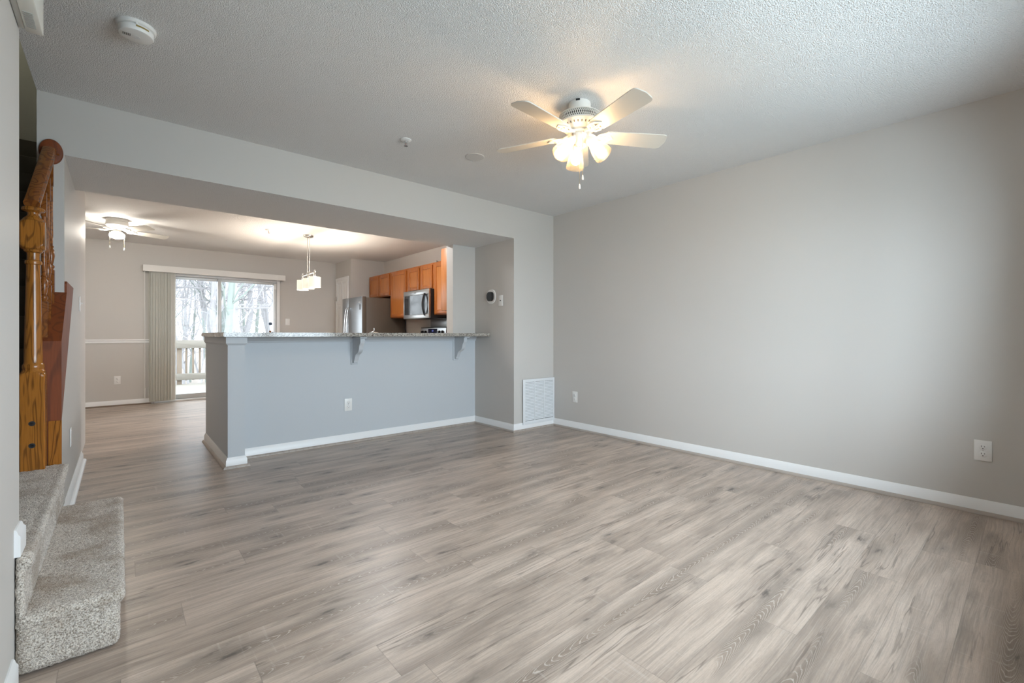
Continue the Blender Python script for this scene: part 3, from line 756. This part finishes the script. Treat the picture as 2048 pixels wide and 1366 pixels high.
for k in range(30):
    a = 2*PI*k/30
    Mx = Matrix.Translation((*c, 2.2925)) @ Matrix.Rotation(a, 4, 'Z') @ Matrix.Translation((.1068, 0, .0)) @ Matrix.Rotation(math.radians(-50), 4, 'Y')
    t = MB(); t.lathe([(0, 0), (.0035, 0), (.0035, .0012), (0, .0012)], (0, 0, 0), 10, None, 2.6, 1); m.merge(t.bm, Mx)
m.build('vent_slots', plain('vent_slot_taupe', (.20, .17, .13), .7), mh)
m = MB(); m.lathe([(.064, 2.2715), (.066, 2.268), (.066, 2.260), (.058, 2.2565), (.0, 2.2565)], (*c, 0), 40); m.build('rotor_hub', M_ivory, fan)
m = MB(); m.lathe([(.042, 2.2563), (.046, 2.253), (.046, 2.222), (.040, 2.213), (.026, 2.206), (.022, 2.196), (.012, 2.188), (0, 2.186)], (*c, 0), 36)
m.lathe([(0, 0), (.006, 0), (.006, .004), (0, .004)], (FX+.046*vd.x+.008, FY+.046*vd.y-.012, 2.243), 12, Matrix.Rotation(PI/2, 4, 'X'))
sw = m.build('switch_housing', M_ivory, fan)
ZB = 2.249
for k in range(5):
    ang = -31 + 72*k
    t, M = blade_mesh(c, ang, .135, .545, .105, .132, ZB)
    m = MB(); m.merge(t, M); bl = m.build('blade', M_blade, fan)
    m = MB(); arm_mesh(m, c, ang, ZB, 2.258); m.build('blade_arm', M_ivory, bl, 50)
fw = Vector((.758, .651, 0)); rt = Vector((.651, -.758, 0))
for a in (12, 132, 252):
    d = fw*math.cos(math.radians(a)) - rt*math.sin(math.radians(a))
    ax = (d*math.sin(math.radians(40)) + Vector((0, 0, -1))*math.cos(math.radians(40))).normalized()
    o = Vector((FX, FY, 2.234)) + d*.040
    q = o + ax*.032
    m = MB(); m.tube([Vector((FX, FY, 2.234)), o, q], [.013, .013, .013], 12)
    R = ax.to_track_quat('Z', 'Y').to_matrix().to_4x4()
    m.lathe([(.013, -.006), (.024, -.004), (.027, .004), (.027, .022), (.023, .022), (.023, .0)], q, 24, R)
    ar = m.build('light_arm', M_ivory, fan)
    m = MB(); g = [(.0255, .004), (.026, .020), (.029, .034), (.037, .055), (.046, .080), (.052, .105), (.0545, .125), (.055, .135), (.0545, .1365)]
    prof = g + [(rr-.0022, zz) for rr, zz in reversed(g[:-1])]
    m.lathe(prof, q, 36, R); m.build('glass_shade', M_frost, ar, 60)
    m = MB(); m.lathe([(0, .018), (.012, .018), (.012, .034), (.018, .050), (.0255, .070), (.0285, .086), (.026, .100), (.016, .111), (0, .115)], q, 20, R)
    m.build('bulb', M_bulb, ar, 60)
chain(fan, FX+.040*vd.x+.018*rt.x, FY+.040*vd.y+.018*rt.y, 2.236, 1.995)
chain(fan, FX+.012*vd.x, FY+.012*vd.y, 2.188, 1.952)

GX, GY = -.025, 7.22
fan2 = thing('ceiling_fan', 'white flush-mount ceiling fan with one lit globe in the dining room', 'ceiling fan', (GX, GY, CE))
c2 = (GX, GY)
m = MB(); m.lathe([(0, CE-.0005), (.102, CE-.0005), (.104, CE-.03), (.098, CE-.032), (.104, CE-.036), (.106, CE-.075), (.095, CE-.092), (.072, CE-.105), (.0, CE-.105)], (*c2, 0), 40); m.build('motor_housing', M_ivory, fan2)
m = MB(); m.lathe([(.055, CE-.1055), (.055, CE-.122), (.036, CE-.126), (.040, CE-.150), (.052, CE-.152), (.052, CE-.160), (0, CE-.160)], (*c2, 0), 32); m.build('switch_housing', M_ivory, fan2)
m = MB(); m.lathe([(.050, CE-.1605), (.066, CE-.172), (.074, CE-.190), (.070, CE-.210), (.052, CE-.224), (.024, CE-.232), (0, CE-.233)], (*c2, 0), 32); m.build('globe_shade', M_globe, fan2)
for k in range(5):
    ang = 18 + 72*k
    t, M = blade_mesh(c2, ang, .125, .52, .10, .125, CE-.128)
    m = MB(); m.merge(t, M); bl = m.build('blade', M_blade, fan2)
    m = MB(); arm_mesh(m, c2, ang, CE-.128, CE-.116, 12, .95); m.build('blade_arm', M_ivory, bl, 50)
rt2 = Vector((.84, .54, 0)) 
for s in (-.078, .078): chain(fan2, GX+rt2.x*s, GY+rt2.y*s, CE-.156, CE-.330, rr=.0015)

# ------------------------------------------------------------------ pendant lamp over the bar
PXc, PYc = 1.988, 6.63
pd = thing('pendant_lamp', 'brushed nickel bar pendant with three lit fabric drum shades', 'pendant lamp', (PXc, PYc, CE))
MB().lathe([(0, CE-.034), (.030, CE-.034), (.062, CE-.022), (.066, CE-.010), (.066, CE-.0005)], (PXc, PYc, 0), 36).build('canopy', M_nickel, pd)
for s in (-.045, .045):
    m = MB(); m.tube([(PXc, PYc+s, CE-.030), (PXc, PYc+s, 1.905)], .0055, 10)
    m.lathe([(.0055, 1.93), (.010, 1.925), (.010, 1.905), (.0055, 1.9)], (PXc, PYc+s, 0), 14); m.build('rod', M_nickel, pd)
m = MB(); m.box(PXc-.008, PXc+.008, PYc-.30, PYc+.30, 1.893, 1.909, .003); m.build('crossbar', M_nickel, pd)
for y in (PYc-.262, PYc, PYc+.262):
    m = MB(); m.tube([(PXc, y, 1.893), (PXc, y, 1.86)], .0055, 8); m.lathe([(.006, 1.935), (.012, 1.932), (.012, 1.88), (.006, 1.876)], (PXc, y, 0), 14)
    m.lathe([(.0, 1.872), (.016, 1.872), (.018, 1.845), (.0, 1.845)], (PXc, y, 0), 16); dr = m.build('drop_stem', M_nickel, pd)
    m = MB(); m.lathe([(.077, 1.695), (.077, 1.835), (.0745, 1.835), (.0745, 1.695), (.077, 1.695)], (PXc, y, 0), 36)
    m.build('drum_shade', M_shade, dr, 50)
    bl_ = bpy.data.lights.new('pendant_bulb', 'POINT'); bl_.energy = 14; bl_.color = (1.0, .87, .72); bl_.shadow_soft_size = .025
    bo = bpy.data.objects.new('pendant_bulb', bl_); COL.objects.link(bo); bo.parent = dr; bo.location = Vector((PXc, y, 1.803)) - wl(dr)

kl = thing('added_kitchen_light', 'unseen dome light added behind the beam to brighten the kitchen', 'ceiling light', (2.45, 5.35, CE))  # out-of-view light added to brighten kitchen and dining area
MB().lathe([(0, CE-.0005), (.16, CE-.0005), (.165, CE-.02), (.155, CE-.03), (0, CE-.03)], (2.45, 5.35, 0), 36).build('base', M_nickel, kl)
MB().lathe([(.150, CE-.0305), (.145, CE-.05), (.11, CE-.075), (.06, CE-.09), (0, CE-.094)], (2.45, 5.35, 0), 36).build('dome', emis('fill_dome', (1.0, .99, .98), 64.0), kl)

# ------------------------------------------------------------------ vertical blind on the sliding door
vb = thing('vertical_blind', 'off-white vertical blind drawn to the left of the sliding door', 'blind', (1.25, YD-.08, 2.02))
m = MB(); m.box(.263, 2.236, YD-.135, YD-.129, 2.017, 2.113, .001); m.box(.263, .269, YD-.129, YD-.0195, 2.017, 2.113); m.box(2.230, 2.236, YD-.129, YD-.0195, 2.017, 2.113)
m.box(.269, 2.230, YD-.129, YD-.0195, 2.107, 2.113)
m.build('valance', M_val, vb, 0)
MB().box(.275, 2.225, YD-.095, YD-.060, 2.055, 2.095, .002).build('head_rail', M_alu, vb)
def vane(x, ang, par, w=.089):
    t = MB(); n_ = 6; th = .0009; pts = []
    for k in range(n_+1):
        u = (k/n_-.5); pts.append((u*w, .006*(1-4*u*u)))
    poly = pts + [(a, b+th) for a, b in reversed(pts)]
    t.prism(poly, 'z', .035, 2.055)
    t.bm.transform(Matrix.Translation((x, YD-.078, 0)) @ Matrix.Rotation(math.radians(ang), 4, 'Z'))
    return t.build('vane', M_vane, par, 60)
vane(.352, 80, vb)
for k in range(21): vane(.372+.0130*k, 34+9*math.sin(k*2.3), vb)
m = MB(); m.tube([(.286, YD-.085, 2.05), (.286, YD-.086, 1.0), (.287, YD-.084, .25)], .0028, 6); m.tube([(.287, YD-.084, .25), (.287, YD-.084, .09)], .0055, 8)
m.build('cord', M_plastic, vb)

# ------------------------------------------------------------------ kitchen
def cab_door(mb_par, x, a, b, c, d, name='door', rail=.052):
    """flat recessed panel door facing -x, front plane at x"""
    m = MB(); frame(m, x, x+.019, a, b, c, d, rail); dr = m.build(name, M_cabd, mb_par)
    MB().box(x+.008, x+.013, a+rail, b-rail, c+rail, d-rail).build('panel', M_cab, dr, 0)
    return dr
XD = 3.486
def wall_cab(label, y0, y1, z0, z1, doors, dz0=.015, dz1=.028):
    r = thing('wall_cabinet', label, 'cabinet', (XK-.15, (y0+y1)/2, z0), 'oak wall cabinets in the kitchen')
    MB().box(XD+.0205, XK-.0005, y0+.0008, y1-.0008, z0, z1, .002).build('carcass', M_cabd, r)
    for a, b in doors: cab_door(r, XD, a, b, z0+dz0, z1-dz1)
    return r
wall_cab('short two-door wooden cabinet above the fridge', 7.222, 8.10, 1.722, 2.122, [(7.245, 7.635), (7.665, 8.06)])
wall_cab('tall single-door wooden cabinet between fridge and microwave', 6.605, 7.220, 1.338, 2.122, [(6.655, 7.195)])
wall_cab('short two-door wooden cabinet above the microwave', 5.806, 6.603, 1.735, 2.122, [(5.845, 6.165), (6.235, 6.570)])
wall_cab('tall wooden cabinet right of the microwave', 5.20, 5.804, 1.350, 2.122, [(5.30, 5.775)])
r = thing('wall_cabinet', 'wooden cabinet with plain side panel behind the short wall', 'cabinet', (3.3, 4.7, 1.352), 'oak wall cabinets in the kitchen')
MB().box(3.028, XK-.0005, YC+.0005, 4.845, 1.352, 2.122, .002).build('carcass', M_cab, r)
m = MB(); m.box(3.035, 3.47, 4.846, 4.866, 1.367, 2.105, .003); m.build('door', M_cabd, r)
m = MB(); m.tube([(3.62, 5.86, 2.122), (3.60, 5.85, 2.150), (3.565, 5.835, 2.158), (3.56, 5.83, 2.148), (3.572, 5.83, 2.138)], .004, 6)
setp(m.build('cable_end', M_black), 'thin dark cable end curling above the kitchen cabinets', 'cable')
# microwave
mw = thing('microwave', 'stainless over-range microwave with bowed black handle', 'microwave', (3.6, 6.2, 1.30))
y0, y1, z0, z1, x0 = 5.812, 6.598, 1.302, 1.7345, 3.42
MB().box(x0+.03, XK-.0005, y0+.002, y1-.002, z0, z1, .003).build('body', M_black, mw)
m = MB(); m.box(x0, x0+.029, y0, y1, z1-.075, z1-.001, .004); m.box(x0, x0+.029, y0, y1, z0+.002, z0+.062, .004)
m.box(x0, x0+.029, y1-.022, y1, z0+.062, z1-.075, .002); m.box(x0, x0+.029, y0, y0+.030, z0+.062, z1-.075, .002)
df = m.build('door_frame', M_steel, mw)
MB().box(x0+.004, x0+.020, y0+.030, y1-.022, z0+.062, z1-.075).build('door_glass', M_blackglass, df)
MB().box(x0-.0015, x0, 6.19, 6.26, z1-.047, z1-.033).build('badge', plain('grey_badge', (.18, .18, .19), .4), df)
m = MB(); pts = []
for k in range(13):
    u = k/12; pts.append((x0-.012-.034*math.sin(PI*u), y0+.115, z0+.045+(z1-z0-.115)*u))
m.tube(pts, [.011]*13, 8)
for k in (0, 12): m.tube([pts[k], (x0+.003, pts[k][1], pts[k][2])], .010, 8)
pts2 = [(p[0]+.004, y0+.115+.048*math.sin(PI*k/12), p[2]) for k, p in enumerate(pts)]
m.tube([(x0-.004, p[1], p[2]) for p in pts2], .006, 8)
m.build('handle', M_black, df)
# range
rg = thing('kitchen_range', 'stainless range with knobs and clock on its back panel', 'stove', (3.45, 6.2, 0))
y0, y1 = 5.83, 6.59
MB().box(3.16, 3.79, y0, y1, .0, .905, .004).build('body', M_steel, rg)
MB().box(3.15, 3.74, y0-.002, y1+.002, .905, .918, .004).build('cooktop', M_blackglass, rg)
m = MB(); m.prism([(3.700, .918), (3.79, .918), (3.79, 1.168), (3.735, 1.168), (3.728, 1.160)], 'y', y0, y1); bgd = m.build('back_panel', M_steel, rg, 25)
MB().box(3.732, 3.7905, y0-.004, y1+.004, 1.158, 1.172, .002).build('back_panel_cap', M_black, bgd)
xf = lambda z: 3.700+.028*(z-.918)/.242
def onpanel(m, y, z): return Matrix.Translation((xf(z), y, z)) @ Matrix.Rotation(math.atan(.028/.242), 4, 'Y') @ Matrix.Rotation(-PI/2, 4, 'Y')
for y in (6.515, 6.425, 6.01, 5.92):
    m = MB(); m.lathe([(.026, 0), (.026, .008), (.021, .012), (.019, .030), (0, .031)], (0, 0, 0), 20, onpanel(m, y, 1.095)); m.build('knob', M_black, bgd)
m = MB(); t = MB().box(-.050, .050, -.135, .135, -.002, .0015); m.merge(t.bm, onpanel(m, 6.215, 1.100)); cl = m.build('clock_panel', M_display, bgd)
m = MB(); t = MB()
def seg7(t, dgt, x, y, h=.020, w=.010, s=.0022):
    S = {'a': (0, w, h-s, h), 'g': (0, w, h/2-s/2, h/2+s/2), 'd': (0, w, 0, s), 'f': (0, s, h/2, h), 'e': (0, s, 0, h/2), 'b': (w-s, w, h/2, h), 'c': (w-s, w, 0, h/2)}
    for q in dgt:
        a, b, c_, d_ = S[q]; t.box(c_+x, d_+x, y-b, y-a, .0016, .0022)
for i, dg in enumerate(('bc', 'abged', 'abcdef')): seg7(t, dg, .008, .025-i*.018)
m.merge(t.bm, onpanel(m, 6.215, 1.100)); m.build('clock_digits', M_lcd, cl, 0)
setp(MB().box(XK-.006, XK-.0005, 5.25, 6.42, 1.176, 1.300, .001).build('backsplash_sheet', M_steel), 'stainless backsplash sheet on the wall behind the range', 'backsplash')
# fridge
fr = thing('refrigerator', 'stainless side-by-side fridge with dark side and curved handles', 'fridge', (3.4, 7.65, 0))
y0, y1, yz, zf = 7.226, 8.085, 7.80, 1.688
MB().box(3.075, XK-.04, y0+.004, y1-.004, .02, zf-.012, .006).build('cabinet', M_fridgeside, fr)
m = MB()
for yy in (y0+.05, y1-.05): m.box(3.1, 3.2, yy-.03, yy+.03, 0, .02); m.box(3.6, 3.7, yy-.03, yy+.03, 0, .02)
m.build('feet', M_black, fr)
for a, b, s in ((y0, yz-.003, 1), (yz+.003, y1, -1)):
    m = MB(); m.box(3.0, 3.006, a, b, .05, zf, .002); dr = m.build('door', M_fridge, fr)
    MB().box(3.006, 3.073, a+.001, b-.001, .05, zf-.001, .004).build('door_edge', M_fridgeside, dr)
    m = MB(); pts = []
    yh = yz-.045*s
    for k in range(15):
        u = k/14; pts.append((2.985-.040*math.sin(PI*u)**.7, yh, .55+.965*u))
    m.tube([(3.0, yh, .55)]+pts+[(3.0, yh, 1.515)], [.012]*17, 10); m.build('handle', M_chrome, dr)
    if s == 1:
        MB().box(2.9985, 3.0, 7.285, 7.325, 1.47, 1.56).build('badge', M_black, dr)
        MB().box(2.9985, 3.0, 7.285, 7.365, 1.585, 1.605).build('badge', plain('pale_badge', (.62, .63, .65), .3), dr)
    else:
        MB().box(2.9985, 3.0, 7.92, 8.02, .95, 1.16).build('dispenser', M_black, dr)
# base cabinet, sink counter, faucet behind the bar
setp(MB().box(PX1+.001, 3.10, YC+.001, 5.13, 0, .88, .003).build('base_cabinet', M_cab), 'wooden base cabinet behind the bar half wall', 'cabinet')
setp(MB().box(PX1+.001, 3.14, YC+.001, 5.16, .8805, .915, .004).build('sink_counter', M_granite), 'granite sink counter behind the bar half wall', 'countertop')
fc = thing('faucet', 'chrome kitchen faucet showing just above the bar top', 'faucet', (2.27, 5.05, .915))
m = MB(); m.lathe([(.030, .9155), (.030, .925), (.022, .935), (.020, 1.06), (.024, 1.068), (.022, 1.085), (0, 1.092)], (2.225, 5.08, 0), 20); m.build('body', M_nickel, fc)
m = MB(); m.tube([(2.225, 5.08, 1.045), (2.225, 5.0, 1.075), (2.225, 4.92, 1.07), (2.225, 4.90, 1.04)], [.014, .013, .012, .012], 12); m.build('spout', M_nickel, fc)
m = MB(); m.tube([(2.225, 5.08, 1.085), (2.245, 5.083, 1.092), (2.258, 5.086, 1.105), (2.256, 5.086, 1.134)], [.006, .005, .005, .007], 10); m.build('lever', M_nickel, fc)
kb = thing('small_knob', 'small rust-brown knob with dark cap at the rear edge of the bar top', 'knob', (1.05, 4.60, 1.072))
MB().lathe([(.009, 1.0722), (.011, 1.076), (.009, 1.082), (.010, 1.088), (.006, 1.092), (0, 1.093)], (1.045, 4.602, 0), 14).build('body', M_brown, kb)
MB().lathe([(.007, 1.0722), (.008, 1.077), (.005, 1.081), (0, 1.082)], (1.065, 4.600, 0), 14).build('cap', M_black, kb)

# ------------------------------------------------------------------ deck and winter woods outside
m = MB(); yy = YD+.122
while yy < 12.5:
    m.box(-1.6, 5.2, yy, yy+.135, -.075, -.05, .004); yy += .142
setp(m.build('deck_floor', M_deck), 'weathered wooden deck boards outside the sliding door', 'deck')
rl = thing('deck_railing', 'weathered wooden deck railing outside the sliding door', 'railing', (1.5, 12.4, -.05))
MB().box(-1.6, 5.2, 12.38, 12.42, .755, .935, .006).build('top_rail', M_deck, rl)
MB().box(-1.6, 5.2, 12.38, 12.42, .05, .195, .006).build('bottom_rail', M_deck, rl)
px = .945
i = 0
xk = -1.5
while xk < 5.1:
    if abs(xk-1.0) < .05 or abs(xk+1.0) < .01 or abs(xk-3.0) < .05: MB().box(xk-.044, xk+.044, 12.425, 12.50, -.6, .93, .006).build('post', M_deckp, rl)
    else: MB().box(xk-.018, xk+.018, 12.421, 12.457, .04, .90, .003).build('picket', M_deckp, rl)
    xk += .125
struct(MB().box(-40, 40, -40, YR-.145, -.6, -.3), 'ground', plain('added_front_lawn', (.20, .22, .13), .9, spec=.1, var=.15), 'unseen lawn added outside the front windows to block light from below', smooth=0)  # added so sky light cannot rise through the windows onto the ceiling
struct(MB().box(-60, 60, 12.55, 130, -3.2, -2.6), 'ground', M_ground, 'leaf covered woodland floor beyond the deck', smooth=0)

def tree_mesh(seed, h, r0, depth, fork=.35, lean=(0, 0), nb=9, twigs=1.0):
    rnd = random.Random(seed); m = MB(); tw = MB()
    def branch(p, d, L, r, lev):
        n = max(3, int(L/.55)) if lev < 2 else 3
        pts = [p.copy()]; dirs = [d.copy()]
        for k in range(n):
            d = (d + Vector((rnd.gauss(0, 1), rnd.gauss(0, 1), rnd.gauss(0, .6)))*((.03 if seed == 102 else .08) if lev == 0 else .22) + Vector((0, 0, .03))).normalized()
            p = p + d*(L/n); pts.append(p.copy()); dirs.append(d.copy())
        rs = [max(.004, r*(1-.72*k/n)) for k in range(n+1)]
        (m if lev < 2 else tw).tube(pts, rs, 8 if lev == 0 else (5 if lev == 1 else 3), cap=lev < 2)
        if lev >= depth: return
        cnt = nb if lev == 0 else int((6 if lev == 1 else 5)*twigs)
        for c_ in range(cnt):
            u = rnd.uniform(.28 if lev == 0 else .2, 1.0); k = min(n-1, int(u*n)); q = pts[k].lerp(pts[k+1], u*n-k)
            ax = Vector((rnd.gauss(0, 1), rnd.gauss(0, 1), rnd.gauss(.25, .5))).normalized()
            nd = (dirs[k]*rnd.uniform(.35, .8) + ax*.9).normalized()
            branch(q, nd, L*rnd.uniform(.28, .5)*(1 if lev else 1.0), rs[k]*rnd.uniform(.22, .45), lev+1)
    branch(Vector((0, 0, 0)), Vector((lean[0], lean[1], 1)).normalized(), h, r0, 0)
    return m, tw
def plant_tree(proto, x, y, z, rot, sc, label, group=None):
    o = copy_tree(proto); o.location = (x, y, z); o.rotation_euler = (0, 0, rot); o.scale = (sc, sc, sc)
    setp(o, label, 'tree', group); return o
protos = []
for i, (h, r0, nb_, bm_) in enumerate(((13, .15, 16, M_bark), (11, .10, 17, M_bark), (15, .13, 15, M_bark2), (9, .06, 16, M_bark))):
    a, b = tree_mesh(100+i, h, r0, 3, nb=nb_, lean=((.03, 0), (-.12, .05), (0, 0), (.2, -.1))[i])
    t = thing('bare_tree', 'bare winter tree in the woods beyond the deck', 'tree', (0, 0, 0), 'bare trees in the woods')
    a.build('trunk', bm_, t); b.build('twigs', M_twig, t); protos.append(t)
GZ = -2.6
# distinct trees seen through the door
def reuse(p, x, y, rot, sc, label):
    p.location = (x, y, GZ); p.rotation_euler = (0, 0, rot); p.scale = (sc,)*3; p['label'] = label; del p['group']
rnd = random.Random(11)
extra = []
for k in range(110):
    y = 21 + 55*rnd.random()**1.25; u = rnd.uniform(-.04, .34) if k % 4 else rnd.uniform(-.45, .6)
    extra.append((rnd.choice(protos), u*y, y, rnd.uniform(0, 6.28), rnd.uniform(.7, 1.15)))
for p, x, y, ro_, sc in extra:
    plant_tree(p, x, y, GZ, ro_, sc, 'bare winter tree in the woods beyond the deck', 'bare trees in the woods')
reuse(protos[2], 2.52, 17.5, 1.0, 1.0, 'mossy thick trunk just right of the middle frame of the sliding door')
reuse(protos[0], 3.75, 19.0, 2.2, .9, 'pale trunk in the middle of the right door panel')
reuse(protos[1], 4.55, 18.0, 2.6, .9, 'leaning bare tree near the right edge of the sliding door')
reuse(protos[3], 1.75, 19.5, .6, 1.2, 'slim dark bare tree in the left door panel')
